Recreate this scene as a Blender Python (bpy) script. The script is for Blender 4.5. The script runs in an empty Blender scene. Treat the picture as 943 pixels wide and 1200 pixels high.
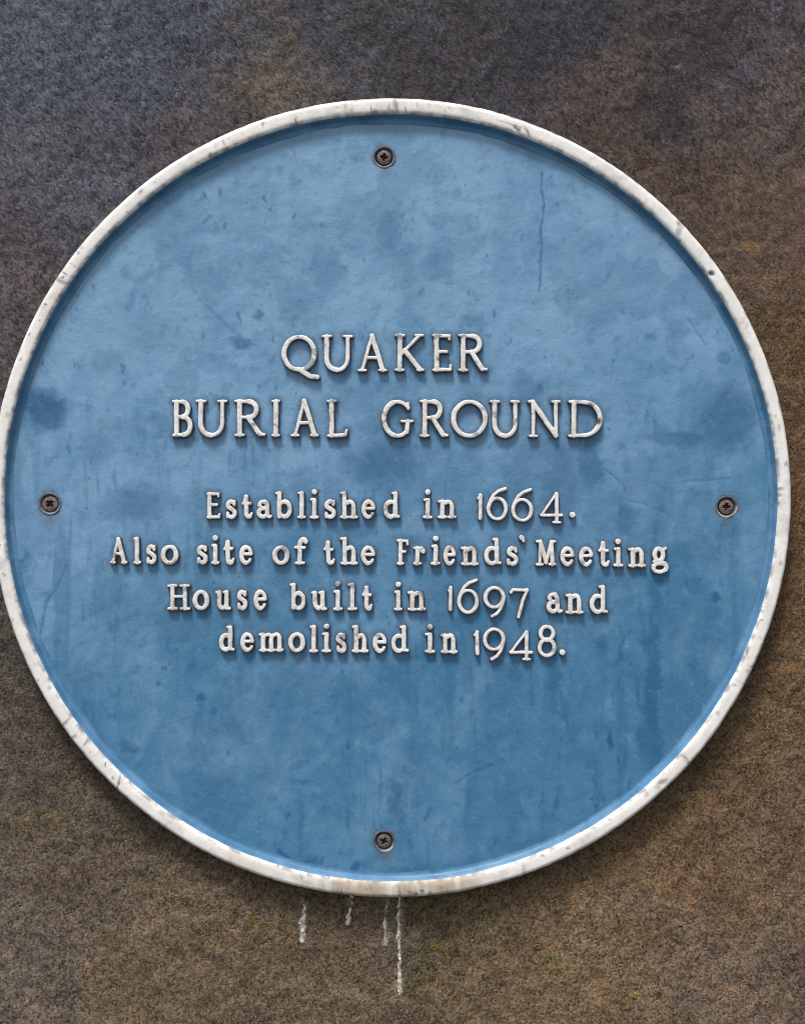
import bpy, math
import numpy as np
from math import radians, pi

# ------------------------------------------------------------------ scale
S = 0.00053            # metres per unit; one unit is about one pixel of the photograph on the face of the plaque
D = 1180.0             # camera distance from the face, in units
CX, CY = 471.5, 600.0  # axis of the view, in units (x to the right, y down)
H0 = 1.75              # height of the view axis above the ground, metres

scene = bpy.context.scene
# ------------------------------------------------------------------ camera
cam_d = bpy.data.cameras.new('camera')
cam = bpy.data.objects.new('camera', cam_d)
scene.collection.objects.link(cam)
cam.location = (0, -D * S, H0)
cam.rotation_euler = (radians(90), 0, 0)
cam_d.sensor_fit = 'VERTICAL'
cam_d.sensor_height = 24
cam_d.lens = 24 * D / 1200.0
cam_d.clip_start = 0.01
cam_d.clip_end = 200
scene.camera = cam

# ------------------------------------------------------------------ sky and sun (bright overcast)
SUN_EL, SUN_AZ = 66.0, -26.0     # azimuth measured from straight out of the wall, negative = from the left
w = bpy.data.worlds.new('World')
scene.world = w
w.use_nodes = True
wn = w.node_tree.nodes
wl = w.node_tree.links
bg = wn['Background']
sky = wn.new('ShaderNodeTexSky')
sky.sky_type = 'NISHITA'
sky.sun_disc = False
sky.sun_elevation = radians(SUN_EL)
sky.sun_rotation = radians(180 - SUN_AZ)
sky.dust_density = 3.0
sky.air_density = 1.0
hs = wn.new('ShaderNodeHueSaturation')       # cloud cover takes most of the blue out of the sky
hs.inputs['Saturation'].default_value = 0.32
wl.new(sky.outputs[0], hs.inputs['Color'])
wl.new(hs.outputs[0], bg.inputs['Color'])
bg.inputs['Strength'].default_value = 0.06

sun_d = bpy.data.lights.new('sun', 'SUN')
sun_d.energy = 1.5
sun_d.angle = radians(12)
sun_d.color = (1.0, 0.965, 0.92)
sun = bpy.data.objects.new('sun', sun_d)
scene.collection.objects.link(sun)
sun.rotation_euler = (radians(-(90 - SUN_EL)) * -1, 0, radians(SUN_AZ))

scene.view_settings.view_transform = 'Standard'
scene.view_settings.look = 'None'
scene.view_settings.exposure = 1.48
scene.view_settings.gamma = 1
scene.view_settings.use_curve_mapping = False
scene.cycles.filter_width = 1.05
scene.render.resolution_x, scene.render.resolution_y = 804, 1024

# ------------------------------------------------------------------ numpy helpers
def lin(c):
    c = np.asarray(c, float) / 255.0
    return np.where(c <= 0.04045, c / 12.92, ((c + 0.055) / 1.055) ** 2.4)

def _h(ix, iy, seed):
    n = (ix.astype(np.int64) * 374761393 + iy.astype(np.int64) * 668265263 + seed * 974634777) & 0xffffffff
    n = ((n ^ (n >> 13)) * 1274126177) & 0xffffffff
    n = (n ^ (n >> 16)) & 0xffffffff
    return n / 4294967295.0

def vnoise(x, y, seed):
    ix, iy = np.floor(x), np.floor(y)
    fx, fy = x - ix, y - iy
    fx = fx * fx * (3 - 2 * fx); fy = fy * fy * (3 - 2 * fy)
    a = _h(ix, iy, seed); b = _h(ix + 1, iy, seed)
    c = _h(ix, iy + 1, seed); d = _h(ix + 1, iy + 1, seed)
    return (a + (b - a) * fx) * (1 - fy) + (c + (d - c) * fx) * fy

def fbm(x, y, scale, seed, octs=4, gain=0.5):
    """about -1..1, feature size = scale"""
    v = 0; amp = 1; tot = 0
    for k in range(octs):
        ca, sa = math.cos(0.7 * k + seed), math.sin(0.7 * k + seed)
        xs, ys = (x * ca - y * sa) / scale, (x * sa + y * ca) / scale
        v = v + amp * (vnoise(xs + 17.3 * k, ys - 9.1 * k, seed * 31 + k) * 2 - 1)
        tot += amp; amp *= gain; scale *= 0.5
    return v / tot * 1.5

def smooth(a, b, x):
    t = np.clip((x - a) / (b - a), 0, 1)
    return t * t * (3 - 2 * t)

def mix(a, b, t):
    return a + (b - a) * t

def true_xy(px, py, z):
    """undo the perspective: a point at depth z (units in front of the face) seen at px, py"""
    k = (D - z) / D
    return CX + (px - CX) * k, CY + (py - CY) * k

def to_local(px, py, z):
    """units -> metres in the frame of the wall: x right, y up, z out of the wall"""
    return np.stack([(px - CX) * S, (CY - py) * S, z * S], -1)

def make_mesh(name, verts, faces, attrs=None, smooth_shade=True):
    me = bpy.data.meshes.new(name)
    n, f = len(verts), np.asarray(faces)
    me.vertices.add(n)
    me.vertices.foreach_set('co', np.ascontiguousarray(verts, dtype=np.float32).ravel())
    k = f.shape[1]
    me.loops.add(f.size)
    me.loops.foreach_set('vertex_index', f.astype(np.int32).ravel())
    me.polygons.add(len(f))
    me.polygons.foreach_set('loop_start', np.arange(0, f.size, k, dtype=np.int32))
    me.polygons.foreach_set('loop_total', np.full(len(f), k, dtype=np.int32))
    me.update(calc_edges=True)
    me.polygons.foreach_set('use_smooth', np.full(len(f), smooth_shade))
    for an, av in (attrs or {}).items():
        av = np.asarray(av, dtype=np.float32)
        if av.ndim == 1:
            a = me.attributes.new(an, 'FLOAT', 'POINT'); a.data.foreach_set('value', av)
        else:
            a = me.attributes.new(an, 'FLOAT_COLOR', 'POINT')
            a.data.foreach_set('color', np.concatenate([av, np.ones((n, 1), np.float32)], 1).ravel())
    me.validate()
    return me

def grid_faces(ny, nx):
    i = np.arange(ny * nx).reshape(ny, nx)
    # rows run downwards in the picture, so this winding faces out of the wall
    return np.stack([i[:-1, :-1], i[1:, :-1], i[1:, 1:], i[:-1, 1:]], -1)

def compact(verts, faces, attrs):
    used = np.unique(faces)
    m = np.full(len(verts), -1); m[used] = np.arange(len(used))
    return verts[used], m[faces], {k: v[used] for k, v in attrs.items()}

# ------------------------------------------------------------------ roots
WALL_Z = -11.5
R90 = radians(90)

def link(name, me, mat, parent, loc=(0, 0, 0), rot=(0, 0, 0)):
    o = bpy.data.objects.new(name, me)
    scene.collection.objects.link(o)
    if me is not None and mat is not None and not me.materials:
        me.materials.append(mat)
    o.parent = parent
    o.location = loc
    o.rotation_euler = rot
    return o

plaque = bpy.data.objects.new('memorial_plaque', None)
scene.collection.objects.link(plaque)
plaque.location = (0, 0, H0)
plaque.rotation_euler = (R90, 0, 0)
plaque.empty_display_size = 0.1
plaque['label'] = 'round blue metal plaque with white rim and raised white lettering on brown stone wall'
plaque['category'] = 'plaque'

# ------------------------------------------------------------------ materials
def new_mat(name):
    m = bpy.data.materials.new(name)
    m.use_nodes = True
    nt = m.node_tree
    return m, nt.nodes, nt.links, nt.nodes['Principled BSDF']

def node(N, t, **kw):
    n = N.new(t)
    for k, v in kw.items():
        setattr(n, k, v)
    return n

def pos_mm(N, L, scale=(1, 1, 1), rot=0.0):
    """world position in units, x right and z up swapped into x,y"""
    g = node(N, 'ShaderNodeNewGeometry')
    src = g.outputs['Position']
    if rot:
        m0 = node(N, 'ShaderNodeMapping')
        m0.inputs['Rotation'].default_value = (0, rot, 0)
        L.new(src, m0.inputs['Vector']); src = m0.outputs[0]
    m = node(N, 'ShaderNodeMapping')
    m.inputs['Scale'].default_value = tuple(s / S for s in scale)
    L.new(src, m.inputs['Vector'])
    return m.outputs[0]

def noise(N, L, vec, scale, detail=3, rough=0.6):
    n = node(N, 'ShaderNodeTexNoise')
    n.inputs['Scale'].default_value = scale
    n.inputs['Detail'].default_value = detail
    n.inputs['Roughness'].default_value = rough
    L.new(vec, n.inputs['Vector'])
    return n.outputs['Fac']

def maprange(N, L, src, a, b, c=0.0, d=1.0):
    n = node(N, 'ShaderNodeMapRange')
    n.inputs[1].default_value = a; n.inputs[2].default_value = b
    n.inputs[3].default_value = c; n.inputs[4].default_value = d
    L.new(src, n.inputs[0])
    return n.outputs[0]

def mixc(N, L, fac, a, b, mode='MIX'):
    n = node(N, 'ShaderNodeMix', data_type='RGBA', blend_type=mode)
    for sock, v in ((n.inputs[0], fac), (n.inputs[6], a), (n.inputs[7], b)):
        if isinstance(v, bpy.types.NodeSocket):
            L.new(v, sock)
        elif isinstance(v, (float, int)):
            sock.default_value = v
        else:
            sock.default_value = (*v, 1)
    return n.outputs[2]

def math_n(N, L, op, a, b=None):
    n = node(N, 'ShaderNodeMath', operation=op)
    for sock, v in ((n.inputs[0], a), (n.inputs[1], b)):
        if v is None: continue
        if isinstance(v, bpy.types.NodeSocket): L.new(v, sock)
        else: sock.default_value = v
    return n.outputs[0]

def bump(N, L, bsdf, height, strength, dist):
    b = node(N, 'ShaderNodeBump')
    b.inputs['Strength'].default_value = strength
    b.inputs['Distance'].default_value = dist
    L.new(height, b.inputs['Height'])
    L.new(b.outputs[0], bsdf.inputs['Normal'])

# stone wall: zone colours come from a vertex attribute, the grain from nodes
def mat_stone():
    m, N, L, B = new_mat('weathered_stone')
    at = node(N, 'ShaderNodeAttribute', attribute_name='zone')
    dg = node(N, 'ShaderNodeAttribute', attribute_name='grain_dir')
    warp = node(N, 'ShaderNodeTexNoise'); warp.inputs['Scale'].default_value = 0.12; warp.inputs['Detail'].default_value = 3
    L.new(pos_mm(N, L), warp.inputs['Vector'])
    def grains(vec, sc):
        vm = node(N, 'ShaderNodeMix', data_type='VECTOR'); vm.inputs[0].default_value = 1.0
        ad = node(N, 'ShaderNodeVectorMath', operation='MULTIPLY_ADD')
        L.new(warp.outputs['Color'], ad.inputs[0]); ad.inputs[1].default_value = (5, 5, 5); L.new(vec, ad.inputs[2])
        vo = node(N, 'ShaderNodeTexVoronoi'); vo.inputs['Scale'].default_value = sc; vo.inputs['Randomness'].default_value = 1.0
        L.new(ad.outputs[0], vo.inputs['Vector'])
        sp = node(N, 'ShaderNodeSeparateColor'); L.new(vo.outputs['Color'], sp.inputs[0])
        return sp.outputs[0], vo.outputs['Distance']
    pv = pos_mm(N, L, (1, 1, 0.86), 0.0)                      # upright grains
    ps = pos_mm(N, L, (1, 1, 0.50), radians(38))             # slanting tool marks of the upper part
    va, da = grains(pv, 0.50)
    vb, db = grains(ps, 0.50)
    vc, dc = grains(pos_mm(N, L, (0.8, 1, 1.0), 0.3), 0.105)
    def lerp(f, p, q):
        mg = node(N, 'ShaderNodeMix', data_type='FLOAT')
        for so, v_ in zip((mg.inputs[0], mg.inputs[2], mg.inputs[3]), (f, p, q)):
            if isinstance(v_, float): so.default_value = v_
            else: L.new(v_, so)
        return mg.outputs[0]
    cell = lerp(dg.outputs['Fac'], va, vb)
    cell = lerp(0.25, cell, vc)
    cd = lerp(dg.outputs['Fac'], da, db)
    soft = lerp(dg.outputs['Fac'], noise(N, L, pos_mm(N, L, (1, 1, 0.9)), 0.26, 5, 0.85), noise(N, L, ps, 0.26, 5, 0.85))
    grain = lerp(0.48, cell, soft)
    k = maprange(N, L, grain, 0.25, 0.76, 0.22, 1.90)
    pit = noise(N, L, pos_mm(N, L, (1, 1, 1), 1.3), 0.20, 2, 0.5)
    k = math_n(N, L, 'MULTIPLY', k, maprange(N, L, pit, 0.26, 0.36, 0.35, 1.0))
    blot = maprange(N, L, noise(N, L, pos_mm(N, L), 0.045, 4, 0.65), 0.3, 0.7, 0.80, 1.2)
    kk = math_n(N, L, 'MULTIPLY', k, blot)
    cmb = node(N, 'ShaderNodeCombineColor')
    for i in range(3): L.new(kk, cmb.inputs[i])
    c1 = mixc(N, L, 1.0, at.outputs['Color'], cmb.outputs[0], 'MULTIPLY')
    # scattered rusty, olive and pale grains
    t1 = noise(N, L, pos_mm(N, L), 0.11, 3, 0.7)
    c2 = mixc(N, L, maprange(N, L, t1, 0.52, 0.70, 0, 0.6), c1, mixc(N, L, 1.0, c1, (1.40, 0.96, 0.64), 'MULTIPLY'))
    t3 = noise(N, L, pos_mm(N, L, (1.3, 1, 1.1), 1.1), 0.085, 3, 0.7)
    c3 = mixc(N, L, maprange(N, L, t3, 0.57, 0.75, 0, 0.5), c2, mixc(N, L, 1.0, c2, (0.98, 1.05, 0.72), 'MULTIPLY'))
    t2 = noise(N, L, pv, 0.50, 2, 0.5)
    c4 = mixc(N, L, maprange(N, L, t2, 0.66, 0.75, 0, 0.55), c3, (0.33, 0.30, 0.26))
    L.new(c4, B.inputs['Base Color'])
    B.inputs['Roughness'].default_value = 0.86
    B.inputs['Specular IOR Level'].default_value = 0.35
    hgt = math_n(N, L, 'SUBTRACT', math_n(N, L, 'MULTIPLY', grain, 1.3), math_n(N, L, 'MULTIPLY', cd, 0.22))
    bump(N, L, B, hgt, 1.0, 0.0021)
    return m

BLUE_LIGHT = (0.154, 0.292, 0.448)
BLUE_MID = (0.049, 0.165, 0.292)
BLUE_DARK = (0.003, 0.070, 0.175)

def mat_blue(with_attr=True):
    m, N, L, B = new_mat('worn_blue_paint')
    P = pos_mm(N, L)
    fine = noise(N, L, P, 0.30, 3, 0.6)
    mott = noise(N, L, P, 0.035, 5, 0.6)
    if with_attr:
        fa = node(N, 'ShaderNodeAttribute', attribute_name='blue_tone').outputs['Fac']
        st = node(N, 'ShaderNodeAttribute', attribute_name='stain_shade').outputs['Fac']
        blue_tone = math_n(N, L, 'ADD', fa, maprange(N, L, mott, 0.3, 0.7, -0.13, 0.13))
        blue_tone = math_n(N, L, 'ADD', blue_tone, maprange(N, L, fine, 0.3, 0.7, -0.06, 0.06))
        c = mixc(N, L, blue_tone, BLUE_MID, BLUE_LIGHT)
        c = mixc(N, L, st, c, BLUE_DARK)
        di = node(N, 'ShaderNodeAttribute', attribute_name='dirt_shade').outputs['Fac']
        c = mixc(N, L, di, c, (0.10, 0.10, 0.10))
    else:
        c = mixc(N, L, maprange(N, L, mott, 0.3, 0.7), BLUE_MID, BLUE_LIGHT)
    sc = noise(N, L, pos_mm(N, L, (1, 1, 0.45), 0.5), 0.075, 6, 0.75)
    c = mixc(N, L, maprange(N, L, sc, 0.55, 0.72, 0, 0.30), c, (0.235, 0.35, 0.50))
    sd = noise(N, L, pos_mm(N, L, (1.2, 1, 0.8), -0.4), 0.055, 6, 0.72)
    c = mixc(N, L, maprange(N, L, sd, 0.54, 0.70, 0, 0.42), c, BLUE_DARK)
    # tiny flecks: dark grime and pale chalky dots
    sp = noise(N, L, pos_mm(N, L, (1, 1, 0.7)), 0.22, 2, 0.5)
    c = mixc(N, L, maprange(N, L, sp, 0.70, 0.78, 0, 0.40), c, (0.03, 0.07, 0.12))
    sp2 = noise(N, L, pos_mm(N, L, (1, 1, 1), 0.5), 0.19, 2, 0.5)
    c = mixc(N, L, maprange(N, L, sp2, 0.73, 0.80, 0, 0.35), c, (0.42, 0.50, 0.58))
    L.new(c, B.inputs['Base Color'])
    L.new(maprange(N, L, mott, 0.3, 0.7, 0.42, 0.62), B.inputs['Roughness'])
    B.inputs['Specular IOR Level'].default_value = 0.4
    hgt = math_n(N, L, 'ADD', fine, math_n(N, L, 'MULTIPLY', noise(N, L, P, 0.09, 3, 0.5), 1.4))
    bump(N, L, B, hgt, 0.28, 0.0006)
    return m

def mat_white(name, letters):
    m, N, L, B = new_mat(name)
    P = pos_mm(N, L)
    n1 = noise(N, L, P, 0.05, 4, 0.6)
    n2 = noise(N, L, P, 0.34, 3, 0.65)
    c = mixc(N, L, maprange(N, L, n1, 0.35, 0.65), (0.77, 0.755, 0.73), (0.68, 0.665, 0.635))
    if letters:
        c = mixc(N, L, 1.0, c, (0.93, 0.93, 0.94), 'MULTIPLY')
        c = mixc(N, L, maprange(N, L, noise(N, L, P, 0.16, 4, 0.7), 0.55, 0.68, 0, 0.55), c, (0.40, 0.42, 0.45))
        c = mixc(N, L, maprange(N, L, noise(N, L, P, 0.10, 3, 0.7), 0.52, 0.66, 0, 0.75), c, (0.52, 0.42, 0.33))
        c = mixc(N, L, maprange(N, L, n2, 0.62, 0.72, 0, 0.5), c, (0.42, 0.36, 0.31))
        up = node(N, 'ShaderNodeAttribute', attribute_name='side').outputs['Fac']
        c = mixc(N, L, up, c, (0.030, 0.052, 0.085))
    else:
        tan = node(N, 'ShaderNodeAttribute', attribute_name='tan').outputs['Fac']
        chip = node(N, 'ShaderNodeAttribute', attribute_name='chip').outputs['Fac']
        c = mixc(N, L, tan, c, (0.42, 0.35, 0.27))
        c = mixc(N, L, maprange(N, L, n2, 0.66, 0.76, 0, 0.45), c, (0.40, 0.36, 0.32))
        c = mixc(N, L, chip, c, (0.09, 0.085, 0.085))
    L.new(c, B.inputs['Base Color'])
    B.inputs['Roughness'].default_value = 0.5
    B.inputs['Specular IOR Level'].default_value = 0.4
    bump(N, L, B, n2, 0.35, 0.0005)
    return m

def mat_simple(name, c1, c2, scale, rough, metal=0.0, bdist=0.0004, bst=0.5):
    m, N, L, B = new_mat(name)
    P = pos_mm(N, L)
    n = noise(N, L, P, scale, 4, 0.65)
    L.new(mixc(N, L, maprange(N, L, n, 0.35, 0.65), c1, c2), B.inputs['Base Color'])
    B.inputs['Roughness'].default_value = rough
    B.inputs['Metallic'].default_value = metal
    bump(N, L, B, n, bst, bdist)
    return m

M_STONE = mat_stone()
M_FACE = mat_blue(True)
M_BLUE = mat_blue(False)
M_RIM = mat_white('chalky_white_rim_paint', False)
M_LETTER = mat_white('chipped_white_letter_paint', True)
M_SCREW = mat_simple('rusty_screw_steel', (0.085, 0.062, 0.055), (0.21, 0.16, 0.15), 0.25, 0.55, 0.35)
M_SOCKET = mat_simple('rust_filled_recess', (0.012, 0.010, 0.009), (0.03, 0.022, 0.018), 0.4, 0.9)
M_BARE = mat_simple('bare_worn_metal', (0.30, 0.29, 0.27), (0.52, 0.49, 0.46), 0.15, 0.5, 0.15)
M_LIME = mat_simple('white_lime_run', (0.20, 0.18, 0.15), (0.68, 0.64, 0.57), 0.24, 0.9, 0, 0.0012, 1.0)
M_BACK = mat_simple('dark_cast_back', (0.03, 0.04, 0.05), (0.06, 0.07, 0.08), 0.05, 0.8)

# ------------------------------------------------------------------ stone wall
def stretch_axis(a, b, step, far):
    fine = np.arange(a, b + step * 0.5, step)
    out, v, s = [], fine[-1], step
    while v < b + far:
        s *= 1.09; v += s; out.append(v)
    pre, v, s = [], fine[0], step
    while v > a - far:
        s *= 1.09; v -= s; pre.append(v)
    return np.concatenate([pre[::-1], fine, out])

def wall_relief(X, Y):
    z = 1.3 * fbm(X, Y, 60, 3, 4) + 1.0 * fbm(X, Y * 0.7, 8, 7, 2, 0.6)
    # shallow hairline joint at the left, just below the plaque's widest point
    z = z - 1.6 * np.exp(-((Y - 767 - 3 * fbm(X, Y, 30, 5, 2)) / 2.0) ** 2) * smooth(40, -30, X)
    return z

def build_wall():
    xs = stretch_axis(-60, 1010, 2.25, 3400)
    ys = stretch_axis(-60, 1260, 2.25, 3000)
    ys = ys[ys < CY + H0 / S]
    X, Y = np.meshgrid(xs, ys)
    Z = WALL_Z + wall_relief(X, Y)
    # colour zones by position on the wall; sRGB triplets, bluer at the upper left
    pts = [  # x, y, colour, reach
        (20, 20, (84, 92, 108), 170), (190, 40, (76, 82, 98), 120), (60, 190, (84, 84, 97), 150),
        (400, 20, (70, 70, 78), 120), (310, 90, (90, 84, 80), 60), (230, 200, (84, 80, 88), 90),
        (520, 50, (62, 60, 68), 130), (620, 40, (58, 58, 68), 110), (700, 120, (80, 70, 66), 110),
        (800, 60, (62, 58, 62), 110), (910, 30, (78, 75, 84), 80), (900, 110, (88, 77, 74), 80),
        (800, 200, (84, 70, 64), 90), (900, 260, (96, 80, 68), 100), (910, 420, (100, 80, 58), 130),
        (930, 620, (104, 82, 56), 120), (900, 800, (106, 86, 62), 120), (850, 900, (102, 84, 62), 120),
        (20, 320, (88, 81, 86), 110), (15, 420, (80, 74, 78), 90), (10, 760, (84, 78, 74), 90),
        (40, 860, (88, 80, 74), 120), (120, 980, (96, 86, 72), 110), (30, 1100, (104, 95, 86), 120),
        (180, 1120, (112, 98, 80), 130), (290, 1150, (108, 94, 76), 110), (400, 1130, (104, 92, 76), 110),
        (520, 1100, (96, 86, 66), 100), (640, 1150, (120, 102, 80), 120), (700, 1030, (108, 90, 66), 110),
        (820, 1030, (112, 92, 68), 120), (860, 1140, (112, 97, 84), 140), (940, 1000, (112, 94, 76), 110),
        (450, 1190, (108, 96, 78), 90), (-400, 300, (84, 82, 92), 300), (-400, 1100, (98, 88, 78), 300),
        (1400, 300, (86, 74, 66), 300), (1400, 1100, (106, 92, 76), 300), (470, -400, (72, 70, 80), 300),
        (470, 1700, (106, 94, 78), 300)]
    wx = X + 75 * fbm(X, Y, 130, 11, 5, .6); wy = Y + 75 * fbm(X, Y, 130, 12, 5, .6)
    acc = np.zeros(X.shape + (3,)); ws = np.full(X.shape, 1e-9)
    for px, py, c, r in pts:
        wt = 1.0 / (((wx - px) ** 2 + (wy - py) ** 2) / (r * r) + 0.03) ** 2.2
        acc += wt[..., None] * lin(c); ws += wt
    C = acc / ws[..., None] * mix(0.80, 0.90, smooth(500, 1000, Y))[..., None] * np.array([1.03, 1.0, 0.97])
    C *= (1 + 0.20 * fbm(X, Y, 45, 21, 5, .65))[..., None]
    # shade close under the lower edge, painted into the stone colour
    def blob(x, y, rx, ry, s, col):
        nonlocal C
        d = np.sqrt(((X - x) / rx) ** 2 + ((Y - y) / ry) ** 2) + 0.25 * fbm(X, Y, 8, 33, 3)
        C = mix(C, lin(col), (s * smooth(1.0, 0.35, d))[..., None])
    rr = np.hypot(X - 458, Y - 583.5)
    under_shade = smooth(510, 468, rr) * smooth(560, 1010, Y) * 0.55
    C = mix(C, lin((66, 58, 42)), under_shade[..., None])
    blob(520, 1100, 16, 13, 0.6, (58, 54, 46)); blob(296, 1088, 11, 12, 0.55, (116, 100, 34))
    blob(510, 1112, 9, 9, 0.6, (112, 108, 40)); blob(745, 1169, 10, 9, 0.6, (128, 112, 44))
    blob(488, 1068, 22, 7, 0.6, (66, 76, 26)); blob(492, 1158, 14, 14, 0.4, (104, 102, 52))
    blob(650, 1135, 26, 14, 0.35, (118, 108, 56)); blob(570, 1060, 30, 22, 0.3, (120, 96, 56))
    blob(208, 1118, 7, 9, 0.45, (48, 44, 40)); blob(45, 960, 30, 12, 0.3, (112, 104, 68))
    blob(883, 285, 16, 10, 0.5, (112, 86, 48)); blob(325, 95, 60, 30, 0.2, (120, 104, 86))
    blob(925, 1112, 7, 9, 0.35, (124, 124, 132)); blob(285, 1163, 9, 9, 0.4, (62, 58, 56))
    # thin pale scratches
    def scratch(p, q, wd, s):
        nonlocal C
        p = np.array(p, float); q = np.array(q, float); v = q - p
        t = np.clip(((X - p[0]) * v[0] + (Y - p[1]) * v[1]) / (v @ v), 0, 1)
        d = np.hypot(X - p[0] - t * v[0], Y - p[1] - t * v[1] - 3 * np.sin(t * 3.1))
        C = mix(C, lin((168, 158, 146)), (s * smooth(wd, 0, d))[..., None])
    scratch((250, 1046), (279, 1034), 3.0, 0.45); scratch((12, 1184), (28, 1178), 3, 0.5)
    scratch((20, 1020), (48, 1006), 2.6, 0.3); scratch((19, 318), (24, 328), 3, 0.5); scratch((790, 72), (800, 70), 3, 0.4)
    for p, q in [((354, 1060), (354, 1104)), ((409, 1058), (407, 1086)), ((452, 1060), (452, 1110)), ((468, 1058), (468, 1168))]:
        scratch(p, q, 6.5, 0.28)
    gd = smooth(620, 380, Y + 0.25 * X)
    v = to_local(X, Y, Z).reshape(-1, 3)
    ny, nx = X.shape
    f = grid_faces(ny, nx).reshape(-1, 4)
    me = make_mesh('wall_face', v, f, {'zone': C.reshape(-1, 3), 'grain_dir': gd.ravel()})
    wall = link('stone_wall', me, M_STONE, None, (0, 0, H0), (R90, 0, 0))
    wall['label'] = 'dark brown weathered gritty stone wall that the round blue plaque hangs on'
    wall['category'] = 'wall'
    # body of the wall behind the dressed face
    import bmesh
    bm = bmesh.new()
    bmesh.ops.create_cube(bm, size=1)
    x0, x1, y0, y1 = xs[0], xs[-1], ys[0], ys[-1]
    for vv in bm.verts:
        vv.co.x = (x0 - CX) * S if vv.co.x < 0 else (x1 - CX) * S
        vv.co.y = (CY - y1) * S if vv.co.y < 0 else (CY - y0) * S
        vv.co.z = -0.35 if vv.co.z < 0 else (WALL_Z - 4) * S
    mb = bpy.data.meshes.new('wall_core'); bm.to_mesh(mb); bm.free()
    a = mb.attributes.new('zone', 'FLOAT_COLOR', 'POINT')
    a.data.foreach_set('color', np.tile([0.09, 0.07, 0.055, 1], len(mb.vertices)).astype(np.float32))
    link('wall_core', mb, M_STONE, wall)
    return wall

wall = build_wall()

# pavement at the foot of the wall, out of frame; it bounces a little light as the real one does
import bmesh
bm = bmesh.new()
bmesh.ops.create_grid(bm, x_segments=1, y_segments=1, size=6)
for vv in bm.verts: vv.co.y -= 5.9
me = bpy.data.meshes.new('pavement'); bm.to_mesh(me); bm.free()
pv = link('pavement', me, mat_simple('grey_paving', (0.07, 0.07, 0.068), (0.11, 0.105, 0.10), 0.01, 0.9), None)
pv['kind'] = 'structure'

# ------------------------------------------------------------------ raised letters
def arc(cx, cy, rx, ry, a0, a1, n=18):
    """angles in degrees, 0 = right, 90 = up; y up from the baseline"""
    t = np.radians(np.linspace(a0, a1, n))
    return [(cx + rx * math.cos(v), cy + ry * math.sin(v)) for v in t]

def L_(*p): return list(p)
T1, TH, SF = 1.0, 0.66, 0.50      # thick, thin, serif

# glyph = list of (weight, polyline) in a box 0..1 x 0..1, y up
def serif(x0, x1, y):
    yy = y + (0.012 if y > .5 else -0.012)
    return (SF, [(x0, yy), (x1, yy)])
def ring(cx, cy, rx, ry, thin=0.75, n=40):
    """round bowl, thick at the sides and thin at top and bottom"""
    out = []
    pts = arc(cx, cy, rx, ry, 0, 360, n + 1)
    for k in range(n):
        a = (k + 0.5) / n * 2 * pi
        out.append((mix(thin, 1.0, abs(math.cos(a)) ** 1.5), [pts[k], pts[k + 1]]))
    return out

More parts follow.
